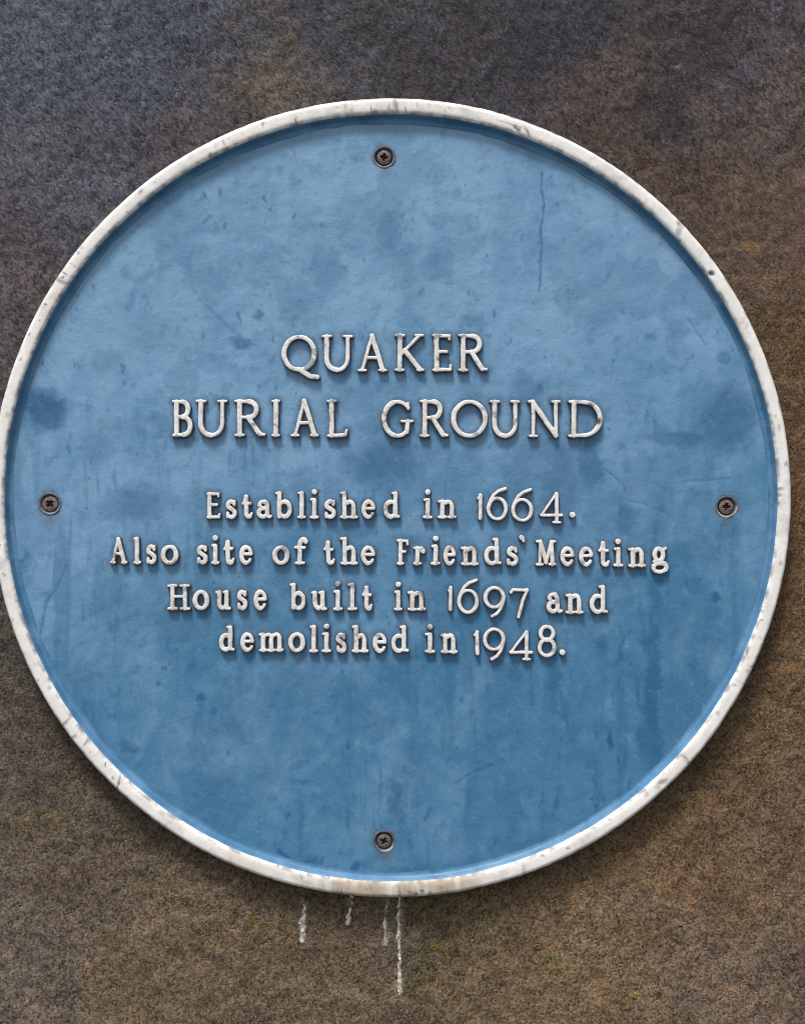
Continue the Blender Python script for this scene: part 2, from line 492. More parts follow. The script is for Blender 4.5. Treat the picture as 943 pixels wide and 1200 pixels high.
G = {
 'Q': ring(.46, .5, .46, .5) + [(T1, [(.44, .02), (.60, -.08), (.80, -.20), (1.0, -.22)])],
 'U': [(T1, [(.10, 1), (.10, .34)] + arc(.5, .34, .40, .34, 180, 270, 8)), (.8, arc(.5, .34, .40, .34, 270, 360, 8) + [(.90, 1)]),
       serif(-.04, .26, 1), serif(.76, 1.04, 1)],
 'A': [(TH, [(.12, 0), (.48, 1)]), (T1, [(.48, 1), (.88, 0)]), (TH, [(.27, .36), (.73, .36)]), serif(0, .24, 0), serif(.76, 1, 0)],
 'K': [(T1, [(.14, 0), (.14, 1)]), (TH, [(.84, 1), (.16, .42)]), (T1, [(.32, .56), (.88, 0)]), serif(.0, .28, 0), serif(0, .28, 1),
       serif(.72, .96, 1), serif(.80, 1.0, 0)],
 'E': [(T1, [(.16, 0), (.16, 1)]), (.7, [(.1, 1), (.92, 1)]), (.7, [(.1, 0), (.96, 0)]), (.62, [(.16, .53), (.78, .53)]),
       (.5, [(.92, 1), (.94, .9)]), (.5, [(.96, 0), (1, .12)]), serif(0, .2, 1), serif(0, .2, 0)],
 'R': [(T1, [(.14, 0), (.14, 1)]), (.7, [(.14, 1), (.46, 1)]), (T1, arc(.46, .76, .28, .24, 90, -90, 12)), (.65, [(.46, .52), (.14, .52)]),
       (T1, [(.44, .52), (.84, .02)]), (.6, [(.84, .02), (1, 0)]), serif(0, .28, 0), serif(0, .2, 1)],
 'B': [(T1, [(.18, 0), (.18, 1)]), (.7, [(.1, 1), (.52, 1)]), (T1, arc(.52, .77, .30, .23, 90, -90, 10)), (.65, [(.52, .54), (.18, .54)]),
       (T1, arc(.55, .27, .40, .27, 90, -90, 12)), (.7, [(.55, 0), (.1, 0)]), serif(0, .2, 1), serif(0, .2, 0)],
 'I': [(T1, [(.5, 0), (.5, 1)]), serif(0, 1, 0), serif(0, 1, 1)],
 'L': [(T1, [(.2, 0), (.2, 1)]), (.7, [(.15, 0), (.94, 0)]), (.5, [(.95, 0), (1, .14)]), serif(0, .42, 1), serif(.02, .2, 0)],
 'G': [(.75, arc(.5, .5, .5, .5, 40, 110, 10)), (T1, arc(.5, .5, .5, .5, 110, 250, 18)), (.8, arc(.5, .5, .5, .5, 250, 305, 8)),
       (.9, [(.84, .10), (.88, .42)]), serif(.66, 1.04, .44), (.6, [(.88, .80), (.88, .95)])],
 'O': ring(.5, .5, .5, .5),
 'N': [(.75, [(.12, 0), (.12, 1)]), (T1, [(.10, 1), (.90, .0)]), (.75, [(.90, 0), (.90, 1)]), serif(0, .24, 0), serif(-.02, .14, 1), serif(.78, 1.02, 1)],
 'D': [(T1, [(.14, 0), (.14, 1)]), (.7, [(.08, 1), (.45, 1)]), (.85, arc(.45, .5, .55, .5, 90, 45, 6)), (T1, arc(.45, .5, .55, .5, 45, -45, 12)),
       (.85, arc(.45, .5, .55, .5, -45, -90, 6)), (.7, [(.45, 0), (.08, 0)]), serif(0, .14, 1), serif(0, .14, 0)],
 'F': [(T1, [(.26, 0), (.26, 1)]), (.65, [(.1, 1), (.95, 1)]), (.6, [(.26, .52), (.75, .52)]), (.55, [(.97, 1), (1, .84)]), serif(0, .52, 0), serif(0, .3, 1)],
 'H': [(T1, [(.2, 0), (.2, 1)]), (T1, [(.8, 0), (.8, 1)]), (.6, [(.2, .52), (.8, .52)]), serif(0, .4, 0), serif(0, .4, 1), serif(.6, 1, 0), serif(.6, 1, 1)],
 'M': [(.7, [(.15, 0), (.2, 1)]), (T1, [(.2, 1), (.5, .08)]), (.7, [(.5, .08), (.8, 1)]), (T1, [(.8, 1), (.85, 0)]), serif(0, .3, 0), serif(.7, 1, 0),
       serif(.02, .2, 1), serif(.8, .98, 1)],
 # small letters: box is from the baseline to the letter's own top
 's': [(.8, arc(.5, .76, .38, .24, 25, 90, 7)), (T1, arc(.5, .76, .38, .24, 90, 205, 12) + arc(.5, .25, .42, .25, 62, -90, 16)),
       (.8, arc(.5, .25, .42, .25, -90, -160, 7)), (.6, [(.88, .78), (.88, 1)]), (.6, [(.08, .0), (.08, .26)])],
 't': [(T1, [(.38, 1), (.38, .2)] + arc(.66, .2, .28, .2, 180, 300, 9)), (.65, [(0, .66), (.86, .66)]), (.5, [(.1, .68), (.38, 1)]), (.5, [(.9, .06), (1, .16)])],
 'a': [(.8, arc(.42, .76, .32, .24, 165, 60, 10)), (T1, [(.56, .98)] + arc(.45, .72, .27, .26, 60, 0, 6) + [(.72, .12)]), (.65, [(.72, .12), (.84, 0), (1, .04)]),
       (.75, [(.72, .58), (.45, .56)]), (T1, arc(.36, .29, .32, .28, 80, 290, 16)), (.7, [(.48, .03), (.72, .2)]), (T1, [(.12, .76), (.14, .74)])],
 'b': [(T1, [(.2, 0.02), (.2, 1)]), (.8, arc(.58, .33, .40, .32, 150, 90, 6)), (T1, arc(.58, .33, .40, .32, 90, -90, 16)), (.8, arc(.58, .33, .40, .32, -90, -160, 6)),
       serif(0, .2, 1)],
 'l': [(T1, [(.5, 0), (.5, 1)]), serif(0, 1, 0), serif(.05, .5, 1)],
 'i': [(T1, [(.5, 0), (.5, .66)]), serif(0, 1, 0), serif(.05, .5, .66), (1.25, [(.49, .98), (.51, .98)])],
 'h': [(T1, [(.22, 0), (.22, 1)]), (.7, [(.22, .50), (.40, .63)]), (.9, arc(.58, .44, .22, .21, 130, 0, 10)), (T1, [(.80, .44), (.80, 0)]),
       serif(0, .42, 0), serif(.6, 1.0, 0), serif(0, .22, 1)],
 'e': [(.7, [(.1, .56), (.88, .56)]), (.8, arc(.5, .5, .45, .5, 8, 100, 12)), (T1, arc(.5, .5, .45, .5, 100, 270, 18)), (.7, arc(.5, .5, .45, .5, 270, 325, 7))],
 'd': [(T1, [(.76, .1), (.76, 1)]), (.6, [(.76, .04), (1, .02)]), (.8, arc(.42, .33, .40, .32, 30, 90, 6)), (T1, arc(.42, .33, .40, .32, 90, 270, 16)),
       (.8, arc(.42, .33, .40, .32, 270, 335, 6)), serif(.56, .76, 1)],
 'n': [(T1, [(.22, 0), (.22, .97)]), (.7, [(.22, .74), (.40, .95)]), (.9, arc(.58, .68, .22, .30, 130, 0, 10)), (T1, [(.80, .68), (.80, 0)]),
       serif(0, .42, 0), serif(.6, 1.0, 0), serif(0, .22, .97)],
 'o': ring(.5, .5, .5, .5, .72),
 'f': [(T1, [(.36, 0), (.36, .74)] + arc(.64, .74, .28, .24, 180, 60, 9)), (1.1, [(.86, .9), (.87, .89)]), (.65, [(0, .64), (.76, .64)]), serif(.06, .72, 0)],
 'r': [(T1, [(.30, 0), (.30, .97)]), (.75, [(.30, .66), (.50, .92)] + arc(.72, .78, .18, .20, 110, 40, 5)), (1.15, [(.90, .80), (.91, .79)]), serif(0, .64, 0), serif(0, .3, .97)],
 'u': [(T1, [(.2, .97), (.2, .32)] + arc(.46, .32, .26, .30, 180, 270, 8)), (.75, arc(.46, .32, .28, .30, 270, 340, 6)), (T1, [(.76, .04), (.76, .97)]),
       serif(0, .2, .97), serif(.56, .76, .97), serif(.76, 1.0, 0)],
 'm': [(T1, [(.13, 0), (.13, .97)]), (T1, [(.50, 0), (.50, .72)]), (T1, [(.87, 0), (.87, .72)]), (.8, [(.13, .70), (.22, .92)] + arc(.36, .72, .14, .26, 120, 0, 8)),
       (.8, [(.50, .70), (.59, .92)] + arc(.73, .72, .14, .26, 120, 0, 8)), serif(0, .24, 0), serif(.38, .62, 0), serif(.76, 1, 0), serif(0, .13, .97)],
 'g': [] ,
 '1': [(T1, [(.62, 0), (.62, 1)]), (.6, [(.62, 1), (0, .86)])],
 '6': ring(.5, .34, .5, .34, .7) + [(.85, [(.02, .40), (.10, .58), (.30, .78), (.60, .92), (.98, 1.0)])],
 '9': ring(.5, .66, .5, .34, .7) + [(.85, [(1.0, .62), (.97, .48), (.86, .28), (.66, .10), (.38, 0)])],
 '4': [(TH, [(.0, .24), (.74, 1)]), (T1, [(.76, 1), (.76, .0)]), (.8, [(0, .24), (1, .24)]), serif(.6, .92, 0)],
 '7': [(.8, [(0, .90), (.12, 1), (.95, .98)]), (.85, [(.95, .98), (.70, .6), (.44, 0)])],
 '8': ring(.5, .76, .42, .24, .8) + ring(.5, .28, .5, .28, .8),
 '.': [(1.35, [(.5, .5), (.51, .5)])],
 "'": [(1.1, [(.2, .85), (.35, .75)]), (.6, [(.4, .7), (.95, .05)])],
}
G['g'] = [(T1, [(x, y) for x, y in arc(.42, .72, .30, .27, 0, 360, 26)]), (.7, [(.68, .90), (.92, 1)]), (.8, [(.2, .5), (.12, .42), (.3, .36)]),
          (T1, [(.3, .36), (.72, .33)] + arc(.70, .18, .24, .17, 80, -40, 8)), (.85, arc(.46, .14, .42, .16, -10, -180, 12) + [(.06, .24), (.28, .36)])]

WORN = {}
TITLE = [
 ('Q', 330.8, 374, 392.6, 436), ('U', 377.5, 413, 392.6, 436), ('A', 418.4, 454.6, 391.6, 436), ('K', 461.4, 498, 391.4, 435.6),
 ('E', 506, 530.5, 391.6, 435.6), ('R', 535.6, 572, 391.4, 435.6),
 ('B', 201.4, 227, 468.6, 512), ('U', 229.9, 266, 468.4, 512.5), ('R', 274.4, 312, 468.4, 512), ('I', 318, 328.5, 468.4, 512.2),
 ('A', 340.3, 374.5, 467.8, 512.2), ('L', 382, 408.6, 468.4, 512.6),
 ('G', 447.4, 484, 468.6, 513.2), ('R', 491, 526, 468.6, 512.8), ('O', 528.5, 570.6, 468.6, 513.2), ('U', 574, 609, 469, 513.2),
 ('N', 618, 656.8, 469, 513), ('D', 664.5, 705, 469, 513)]
WORN['raised white capital letter D at the end of the second line, nicked at its right'] = [(699, 494, 6, .95), (690, 476, 6, .8), (676, 471, 4, .5)]
SMALL = [
 # first small line
 [('E', 241.7, 259.3, 577, 608), ('s', 264, 278.3, 585.8, 608), ('t', 283.7, 296.6, 580, 608), ('a', 300.7, 319.5, 585.8, 608), ('b', 322, 342.3, 576.4, 608.2),
  ('l', 348.4, 358.3, 576.4, 608), ('i', 363, 373.6, 573.8, 608), ('s', 379.5, 394.3, 585.8, 608.2), ('h', 397.5, 420, 576.4, 608), ('e', 423.5, 440.4, 585.8, 608.4),
  ('d', 449.2, 469, 576.2, 608.2), ('i', 495.2, 506.9, 574.2, 608), ('n', 512, 535.3, 585.6, 608),
  ('1', 558.7, 565.5, 578.7, 609.6), ('6', 570.3, 594.2, 571, 610), ('6', 599.3, 624, 572.2, 611.6), ('4', 632.4, 659.2, 577, 613.6), ('.', 666.6, 674.0, 599.6, 606.8)],
 [('A', 128.5, 149.8, 629.6, 660.8), ('l', 156.6, 165.4, 629.6, 661), ('s', 171, 184.3, 638.6, 661.2), ('o', 189.3, 209, 638.6, 661.8), ('s', 230.2, 244.4, 639, 661.6),
  ('i', 247.8, 257.4, 627.6, 661.4), ('t', 262.2, 275, 633, 661.6), ('e', 280.2, 297, 639, 661.8), ('o', 319.8, 338.8, 639.5, 662), ('f', 344.5, 361.9, 629.5, 661.8),
  ('t', 379.3, 392.6, 633.6, 662), ('h', 398, 420.2, 629.6, 662), ('e', 422.7, 440.6, 639.8, 662.4), ('F', 464.3, 479.4, 632, 662.2), ('r', 483.4, 498.6, 640, 662.4),
  ('i', 504.7, 515.7, 628.6, 662.4), ('e', 519, 534.4, 640, 662.8), ('n', 539.3, 561, 640, 662.8), ('d', 567, 587.8, 630.6, 662.8), ('s', 592.4, 607.4, 640.4, 663),
  ("'", 607.8, 615.4, 627, 637), ('M', 626.6, 652, 633, 663.2), ('e', 655.6, 673.2, 640.8, 663.6), ('e', 677.7, 695.3, 641, 664), ('t', 700.5, 714, 634.8, 664),
  ('i', 718.4, 729.8, 632, 664.2), ('n', 735, 756.6, 641.4, 664.8), ('g', 762.6, 783, 640.6, 671.8)],
 [('H', 196, 223.8, 684.8, 715), ('o', 226.7, 245, 691.6, 715.2), ('u', 252, 271.6, 691.6, 715), ('s', 277.4, 290.6, 691.6, 715), ('e', 297.1, 313.6, 691.6, 715),
  ('b', 338.8, 358.2, 683.6, 715.2), ('u', 364, 384, 692.2, 715.4), ('i', 390.6, 401.6, 681.6, 715.4), ('l', 407, 418.6, 683.8, 715.4), ('t', 424.5, 436.8, 686.6, 715.4),
  ('i', 461.6, 471.6, 682.4, 715.6), ('n', 477, 499.4, 692.4, 715.8), ('1', 524, 530.2, 687, 716), ('6', 536, 560.5, 678, 719.4), ('9', 566.7, 591.2, 687.2, 724),
  ('7', 596.8, 620, 689.3, 724.8), ('a', 639.6, 659.2, 694.6, 719), ('n', 661.7, 683.6, 695.4, 719.4), ('d', 690.5, 712.4, 686, 719.6)],
 [('d', 257.2, 275.8, 733.4, 763.6), ('e', 281.6, 298.6, 741.4, 764), ('m', 303, 333.2, 741, 764), ('o', 338.4, 357.2, 741.2, 764.4), ('l', 362.5, 372.9, 733, 764.6),
  ('i', 377.2, 388.2, 731.6, 764.6), ('s', 393.3, 406.5, 742, 765), ('h', 411.8, 432.3, 733, 764.8), ('e', 436.6, 453.6, 742, 765.2), ('d', 458.4, 479.4, 733.2, 765),
  ('i', 497.6, 509.7, 732, 765.2), ('n', 515.7, 536.4, 742.4, 765.6), ('1', 555, 562, 739, 768), ('9', 566, 591.2, 735.7, 774), ('4', 596.6, 624.2, 739, 773.8),
  ('8', 630, 650.8, 732.4, 770.2), ('.', 654.2, 663, 760, 768.8)]]
def small_radius(c):
    return 2.0 if c.isdigit() else (2.3 if c in 'AHMEF' else 2.5)
ALL_LETTERS = [(c, a, b, t, y, 2.75) for c, a, b, t, y in TITLE] + [(c, a, b, t, y, small_radius(c)) for row in SMALL for c, a, b, t, y in row]

# ------------------------------------------------------------------ plaque face
PX, PY = 458.0, 583.5
RIM_Z = 10.0

DARK = [  # x, y, rx, ry, strength
    (55, 480, 30, 27, .75), (285, 402, 15, 11, .55), (262, 455, 5, 10, .5), (240, 500, 8, 9, .35), (193, 500, 12, 14, .3),
    (385, 320, 22, 32, .3), (455, 275, 22, 40, .35), (470, 300, 18, 30, .25), (130, 420, 22, 16, .25), (304, 369, 6, 6, .5),
    (664, 419, 5, 10, .45), (848, 418, 8, 6, .45), (762, 396, 5, 7, .35), (852, 487, 42, 44, .55), (790, 515, 50, 12, .45),
    (797, 555, 5, 7, .5), (777, 572, 7, 8, .7), (770, 501, 4, 12, .5), (757, 487, 3, 6, .4), (729, 523, 5, 7, .45),
    (816, 681, 5, 5, .45), (837, 700, 7, 7, .6), (829, 749, 8, 9, .6), (811, 778, 6, 6, .5), (796, 805, 5, 5, .5), (829, 800, 5, 5, .5),
    (790, 812, 24, 10, .25), (765, 820, 11, 85, .6), (764, 870, 20, 30, .5), (710, 760, 10, 16, .45), (764, 698, 9, 24, .45), (708, 800, 8, 8, .4),
    (648, 798, 10, 22, .45), (663, 835, 8, 18, .3), (795, 650, 24, 22, .3), (860, 635, 7, 14, .4), (713, 868, 2.5, 13, .75), (724, 893, 2.5, 6, .6),
    (672, 858, 4, 12, .35), (156, 785, 6, 11, .7), (235, 816, 4.5, 7, .6), (248, 834, 6, 6, .55), (270, 883, 3, 6, .6), (152, 875, 12, 7, .4),
    (113, 692, 9, 5, .35), (268, 842, 22, 34, .35), (27, 651, 9, 12, .5), (28, 640, 12, 40, .25), (633, 935, 2.5, 12, .85), (651, 943, 4, 13, .7),
    (695, 912, 4, 13, .75), (698, 947, 2.5, 7, .7), (502, 952, 3.5, 9, .8), (575, 866, 5, 5, .5), (712, 870, 2.5, 12, .6), (535, 885, 18, 12, .3),
    (545, 1002, 3, 9, .6), (466, 932, 12, 24, .55), (269, 882, 3, 5, .6), (450, 545, 62, 30, .5), (430, 500, 30, 14, .3), (610, 545, 26, 62, .35),
    (655, 560, 30, 60, .45), (688, 540, 16, 50, .55), (545, 480, 12, 40, .2), (560, 470, 8, 20, .3), (612, 455, 20, 22, .35), (548, 380, 12, 12, .3),
    (590, 320, 16, 20, .15), (165, 590, 45, 24, .4), (240, 600, 26, 12, .3), (735, 605, 14, 30, .45), (700, 680, 60, 14, .2), (400, 610, 40, 14, .3),
    (490, 905, 18, 50, .25), (285, 705, 20, 20, .2), (215, 740, 40, 22, .25), (590, 800, 20, 30, .2), (185, 280, 30, 8, .2), (838, 340, 12, 16, .35),  # last entry paints the rim's shadow at the upper right
    (628, 470, 12, 8, .45), (380, 640, 30, 16, .25), (505, 640, 60, 14, .25), (330, 735, 40, 14, .2), (470, 1018, 40, 5, .7), (416, 1019, 10, 6, .6),
    (394, 1018, 8, 6, .6), (361, 1010, 14, 5, .6), (335, 1004, 18, 4, .6), (300, 992, 18, 4, .6), (520, 1020, 40, 4, .5), (885, 320, 6, 14, .4),
    (896, 470, 4, 22, .4), (900, 540, 4, 8, .5), (610, 690, 8, 10, .3), (660, 610, 14, 30, .3), (600, 590, 40, 10, .25), (20, 560, 10, 60, .3),
    (250, 170, 12, 5, .2), (360, 260, 90, 6, .15), (706, 757, 9, 14, .4), (478, 990, 5, 26, .3), (100, 800, 20, 30, .2), (760, 742, 9, 40, .45),
    (130, 905, 26, 6, .35), (590, 985, 40, 12, .25), (720, 640, 20, 12, .3)]
LINES = [  # polyline, width, strength : cracks, runs and scratches
    ([(636, 203), (635, 216), (634, 226), (637, 240), (634, 262), (634, 300), (631, 342)], 1.5, .75),
    ([(700, 545), (716, 556), (729, 566), (736, 588), (752, 590), (775, 600)], 1.7, .5),
    ([(800, 565), (830, 564), (853, 560)], 1.6, .4),
    ([(78, 664), (66, 690), (55, 706), (52, 722), (47, 744)], 2.2, .55),
    ([(533, 917), (550, 908), (576, 896)], 1.6, .6),
    ([(190, 282), (230, 270), (290, 270), (350, 264), (410, 262), (450, 280)], 6, .22),
    ([(150, 362), (160, 330), (178, 320)], 5, .25),
    ([(235, 350), (262, 378), (290, 404)], 4, .3),
    ([(805, 372), (820, 392), (826, 404)], 1.6, .3),
    ([(420, 232), (440, 262), (458, 300), (470, 340)], 7, .25),
    ([(510, 225), (520, 260), (535, 290)], 7, .2),
    ([(652, 788), (660, 830), (668, 862)], 3, .4),
    ([(520, 525), (521, 545), (519, 566)], 1.6, -.5), ([(532, 520), (533, 556)], 1.4, -.45), ([(438, 450), (440, 480)], 2, -.3),
    ([(545, 525), (546, 550)], 1.4, -.3), ([(754, 690), (753, 730)], 2, -.35), ([(787, 690), (788, 735)], 2, -.3),
    ([(700, 700), (699, 760)], 2, -.25), ([(212, 760), (214, 840)], 3, -.2), ([(240, 770), (240, 830)], 2, -.2),
    ([(575, 640), (580, 700), (578, 720)], 3, .3), ([(478, 900), (477, 950)], 2, .3)]

def poly_dist(X, Y, P):
    d = np.full(X.shape, 1e9)
    for (ax, ay), (bx, by) in zip(P[:-1], P[1:]):
        vx, vy = bx - ax, by - ay
        t = np.clip(((X - ax) * vx + (Y - ay) * vy) / (vx * vx + vy * vy + 1e-9), 0, 1)
        d = np.minimum(d, np.hypot(X - ax - t * vx, Y - ay - t * vy))
    return d

SCREWS = [(450, 184), (58.5, 590.5), (851, 594), (450, 986)]

def face_relief(X, Y):
    z = 0.55 * fbm(X, Y, 90, 41, 3) + 0.22 * fbm(X, Y, 14, 42, 3)
    return z

def build_face():
    R = 454.0
    n = 640
    a = np.linspace(-R - 1, R + 1, n)
    U, V = np.meshgrid(a, a)
    rr = np.hypot(U, V) + 1e-9
    k = np.where(rr > R, R / rr, 1)
    X = PX + U * k; Y = PY + V * k
    Z = face_relief(X, Y) * smooth(R - 3, R - 26, rr)
    stain_shade = np.zeros(X.shape)
    wx = X + 7 * fbm(X, Y, 22, 51, 5, .65); wy = Y + 7 * fbm(X, Y, 22, 52, 5, .65)
    for x, y, rx, ry, s in DARK:
        m = (np.abs(X - x) < rx * 1.8 + 8) & (np.abs(Y - y) < ry * 1.8 + 8)
        big = min(rx, ry) > 8
        q = 1.5 if big else 0.7
        xx = mix(X[m], wx[m], q) - x; yy = mix(Y[m], wy[m], q) - y
        if not big:
            an = 0.9 * math.sin(x * 12.9 + y * 7.7) * (0.35 if ry > 2 * rx else 1)
            xx, yy = xx * math.cos(an) + yy * math.sin(an), -xx * math.sin(an) + yy * math.cos(an)
        d = np.sqrt((xx / rx) ** 2 + (yy / ry) ** 2)
        if not big: d = d + 0.30 * fbm(X[m], Y[m], 4.5, 53, 2)
        stain_shade[m] = np.maximum(stain_shade[m], min(1, 1.25 * s) * (0.88 * smooth(1.3, 0.4, d) if big else (0.7 + 0.3 * math.sin(x)) * smooth(1.3, 0.35, d)))
    dirt_shade = np.zeros(X.shape)
    light = np.zeros(X.shape)
    for P, wd, s in LINES:
        xs_ = [p[0] for p in P]; ys_ = [p[1] for p in P]
        m = (X > min(xs_) - 12) & (X < max(xs_) + 12) & (Y > min(ys_) - 12) & (Y < max(ys_) + 12)
        d = poly_dist(mix(X[m], wx[m], .3), mix(Y[m], wy[m], .3), P)
        v = smooth(wd * 1.3 + 0.6, 0, d) * (0.6 + 0.6 * vnoise(X[m] / 5, Y[m] / 5, 61))
        if s > 0: stain_shade[m] = np.maximum(stain_shade[m], s * v)
        else: light[m] = np.maximum(light[m], -s * v)
        if wd < 2.5 and s > 0: Z[m] -= 0.25 * v
    # rings left by dried drops
    for x, y, r in [(837, 700, 5), (829, 749, 6.5), (816, 681, 3.5), (811, 778, 4.5), (848, 420, 6)]:
        m = np.hypot(X - x, Y - y) < r + 4
        stain_shade[m] = np.maximum(stain_shade[m], 0.5 * smooth(1.8, 0.2, np.abs(np.hypot(X[m] - x, Y[m] - y) - r)))
    # blue is lighter high on the left, deeper low down
    blue_tone = 0.86 - 0.80 * smooth(330, 980, Y + 0.10 * (X - 450)) - 0.14 * smooth(500, 900, X)
    blue_tone += 0.30 * fbm(wx, wy, 90, 71, 5, .6) + 0.14 * fbm(X, Y * 0.35, 26, 72, 3) + 0.35 * light
    brush = fbm(wx * 0.9 + wy * 0.5, wy * 0.5 - wx * 0.25, 24, 176, 4, .65)
    blue_tone += 0.20 * brush
    for x, y, rx, ry, s in [(735, 590, 30, 60, .35), (490, 210, 90, 50, .2), (560, 290, 40, 60, .2), (240, 330, 120, 60, .15),
                            (700, 250, 60, 40, .12), (320, 480, 60, 20, .12), (420, 340, 30, 40, .15), (240, 890, 60, 50, .2),
                            (690, 720, 40, 40, .15), (560, 1000, 60, 16, .2)]:
        d = np.hypot((wx - x) / rx, (wy - y) / ry)
        blue_tone += s * smooth(1.4, 0.1, d)
    streak = smooth(0.15, 0.75, fbm(X, Y * 0.12, 13, 73, 3)) * smooth(380, 620, Y)
    stain_shade = np.maximum(stain_shade, 0.30 * streak)
    stain_shade = np.maximum(stain_shade, 0.22 * smooth(0.1, 1.1, fbm(wx, wy, 60, 74, 4)))
    blotch = smooth(0.55, 1.1, fbm(wx, wy, 20, 75, 4))
    stain_shade = np.maximum(stain_shade, 0.30 * blotch)
    fleck = smooth(0.98, 1.15, fbm(X, Y * 0.6, 8, 76, 2))
    stain_shade = np.maximum(stain_shade, 0.5 * fleck)
    patch = smooth(0.18, 0.42, fbm(wx, wy, 70, 175, 5, .6))
    stain_shade = np.maximum(stain_shade, 0.22 * patch)
    vs = smooth(0.45, 0.9, fbm(X, Y * 0.09, 5, 177, 3)) * smooth(430, 560, Y) * smooth(-.3, .6, fbm(X, Y, 80, 178, 2))
    stain_shade = np.maximum(stain_shade, 0.40 * vs)
    # darker blue in the corner under the rim, with patches of grime
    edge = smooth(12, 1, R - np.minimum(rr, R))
    stain_shade = np.maximum(stain_shade, edge * (0.35 + 0.4 * fbm(X, Y, 20, 77, 3)))
    dirt_shade = np.maximum(dirt_shade, 0.35 * smooth(6, 0, R - np.minimum(rr, R)) * smooth(0.1, 0.8, fbm(X, Y, 16, 78, 3)))
    for i, (x, y) in enumerate(SCREWS):
        d = np.hypot(X - x, Y - y) + 1.6 * fbm(X, Y, 8, 79, 2)
        dirt_shade = np.maximum(dirt_shade, 0.62 * smooth(19, 11.5, d))
        dirt_shade = np.maximum(dirt_shade, 0.42 * smooth(1.2, 0.1, np.hypot((X - x + 2 * fbm(X, Y, 9, 80, 2)) / (8 + 3 * (i % 2)), (Y - y - 16) / (12 + 8 * (i % 3)))))
        Z = Z - 9 * smooth(12.2, 10.2, np.hypot(X - x, Y - y))
    pat = np.clip(0.55 + 0.8 * fbm(X, Y, 14, 140, 4), 0, 1)
    for c, x0, x1, yt, yb, rad in ALL_LETTERS:
        ins = rad * 0.9
        m = (X > x0 - 9) & (X < x1 + 9) & (Y > yt - 9) & (Y < yb + 20)
        xm, ym = X[m], Y[m]
        dm = np.full(xm.shape, 1e9)
        for wgt, pl in G[c]:
            P = [(mix(x0 + ins, x1 - ins, u), (yb - ins) + (yt - yb + 2 * ins) * v_) for u, v_ in pl]
            dm = np.minimum(dm, poly_dist(xm, ym, P if len(P) > 1 else P * 2))
        near = smooth(rad + 4.5, rad + 0.5, dm)  # dark ring round the strokes: painted shade plus patchy grime
        dirt_shade[m] = np.maximum(dirt_shade[m], 0.50 * near * pat[m])
        stain_shade[m] = np.maximum(stain_shade[m], 0.45 * smooth(rad + 8, rad + 1, dm) * (0.4 + 0.6 * pat[m]))
        # run-off below the letter
        run = smooth(-.1, .8, fbm(xm, ym * 0.1, 5, 141, 3)) * smooth(yb + 19, yb + 1, ym) * (ym > yb - 1) * (xm > x0) * (xm < x1)
        stain_shade[m] = np.maximum(stain_shade[m], 0.5 * run)
    f = grid_faces(n, n).reshape(-1, 4)
    quad_r = rr.ravel()[f].min(1)
    f = f[quad_r < R]
    v = to_local(X, Y, Z).reshape(-1, 3)
    at = {'blue_tone': np.clip(blue_tone, 0, 1.15).ravel(), 'stain_shade': np.clip(stain_shade, 0, 1).ravel(), 'dirt_shade': np.clip(dirt_shade, 0, 1).ravel()}
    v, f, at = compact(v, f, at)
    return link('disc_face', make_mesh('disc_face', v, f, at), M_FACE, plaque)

build_face()

def revolve(profile, seg, fn=None):
    """profile: (radius, z) list from the centre outwards; fn(theta, r, z, i) may displace"""
    th = np.linspace(0, 2 * pi, seg, endpoint=False)
    P = np.array(profile, float)
    T = np.repeat(th[:, None], len(P), 1)
    Rr = np.repeat(P[None, :, 0], seg, 0); Zz = np.repeat(P[None, :, 1], seg, 0)
    if fn: Rr, Zz = fn(T, Rr, Zz)
    X = Rr * np.cos(T); Y = Rr * np.sin(T)       # Y down, like the picture
    m = len(P)
    i = np.arange(seg)[:, None] * m + np.arange(m - 1)[None, :]
    j = ((np.arange(seg) + 1) % seg)[:, None] * m + np.arange(m - 1)[None, :]
    f = np.stack([i, j, j + 1, i + 1], -1).reshape(-1, 4)
    return X, Y, Zz, T, Rr, f

def ring_noise(T, s, seed, sc=1.0):
    return fbm(458 * np.cos(T) * sc, 458 * np.sin(T) * sc, s, seed, 3)

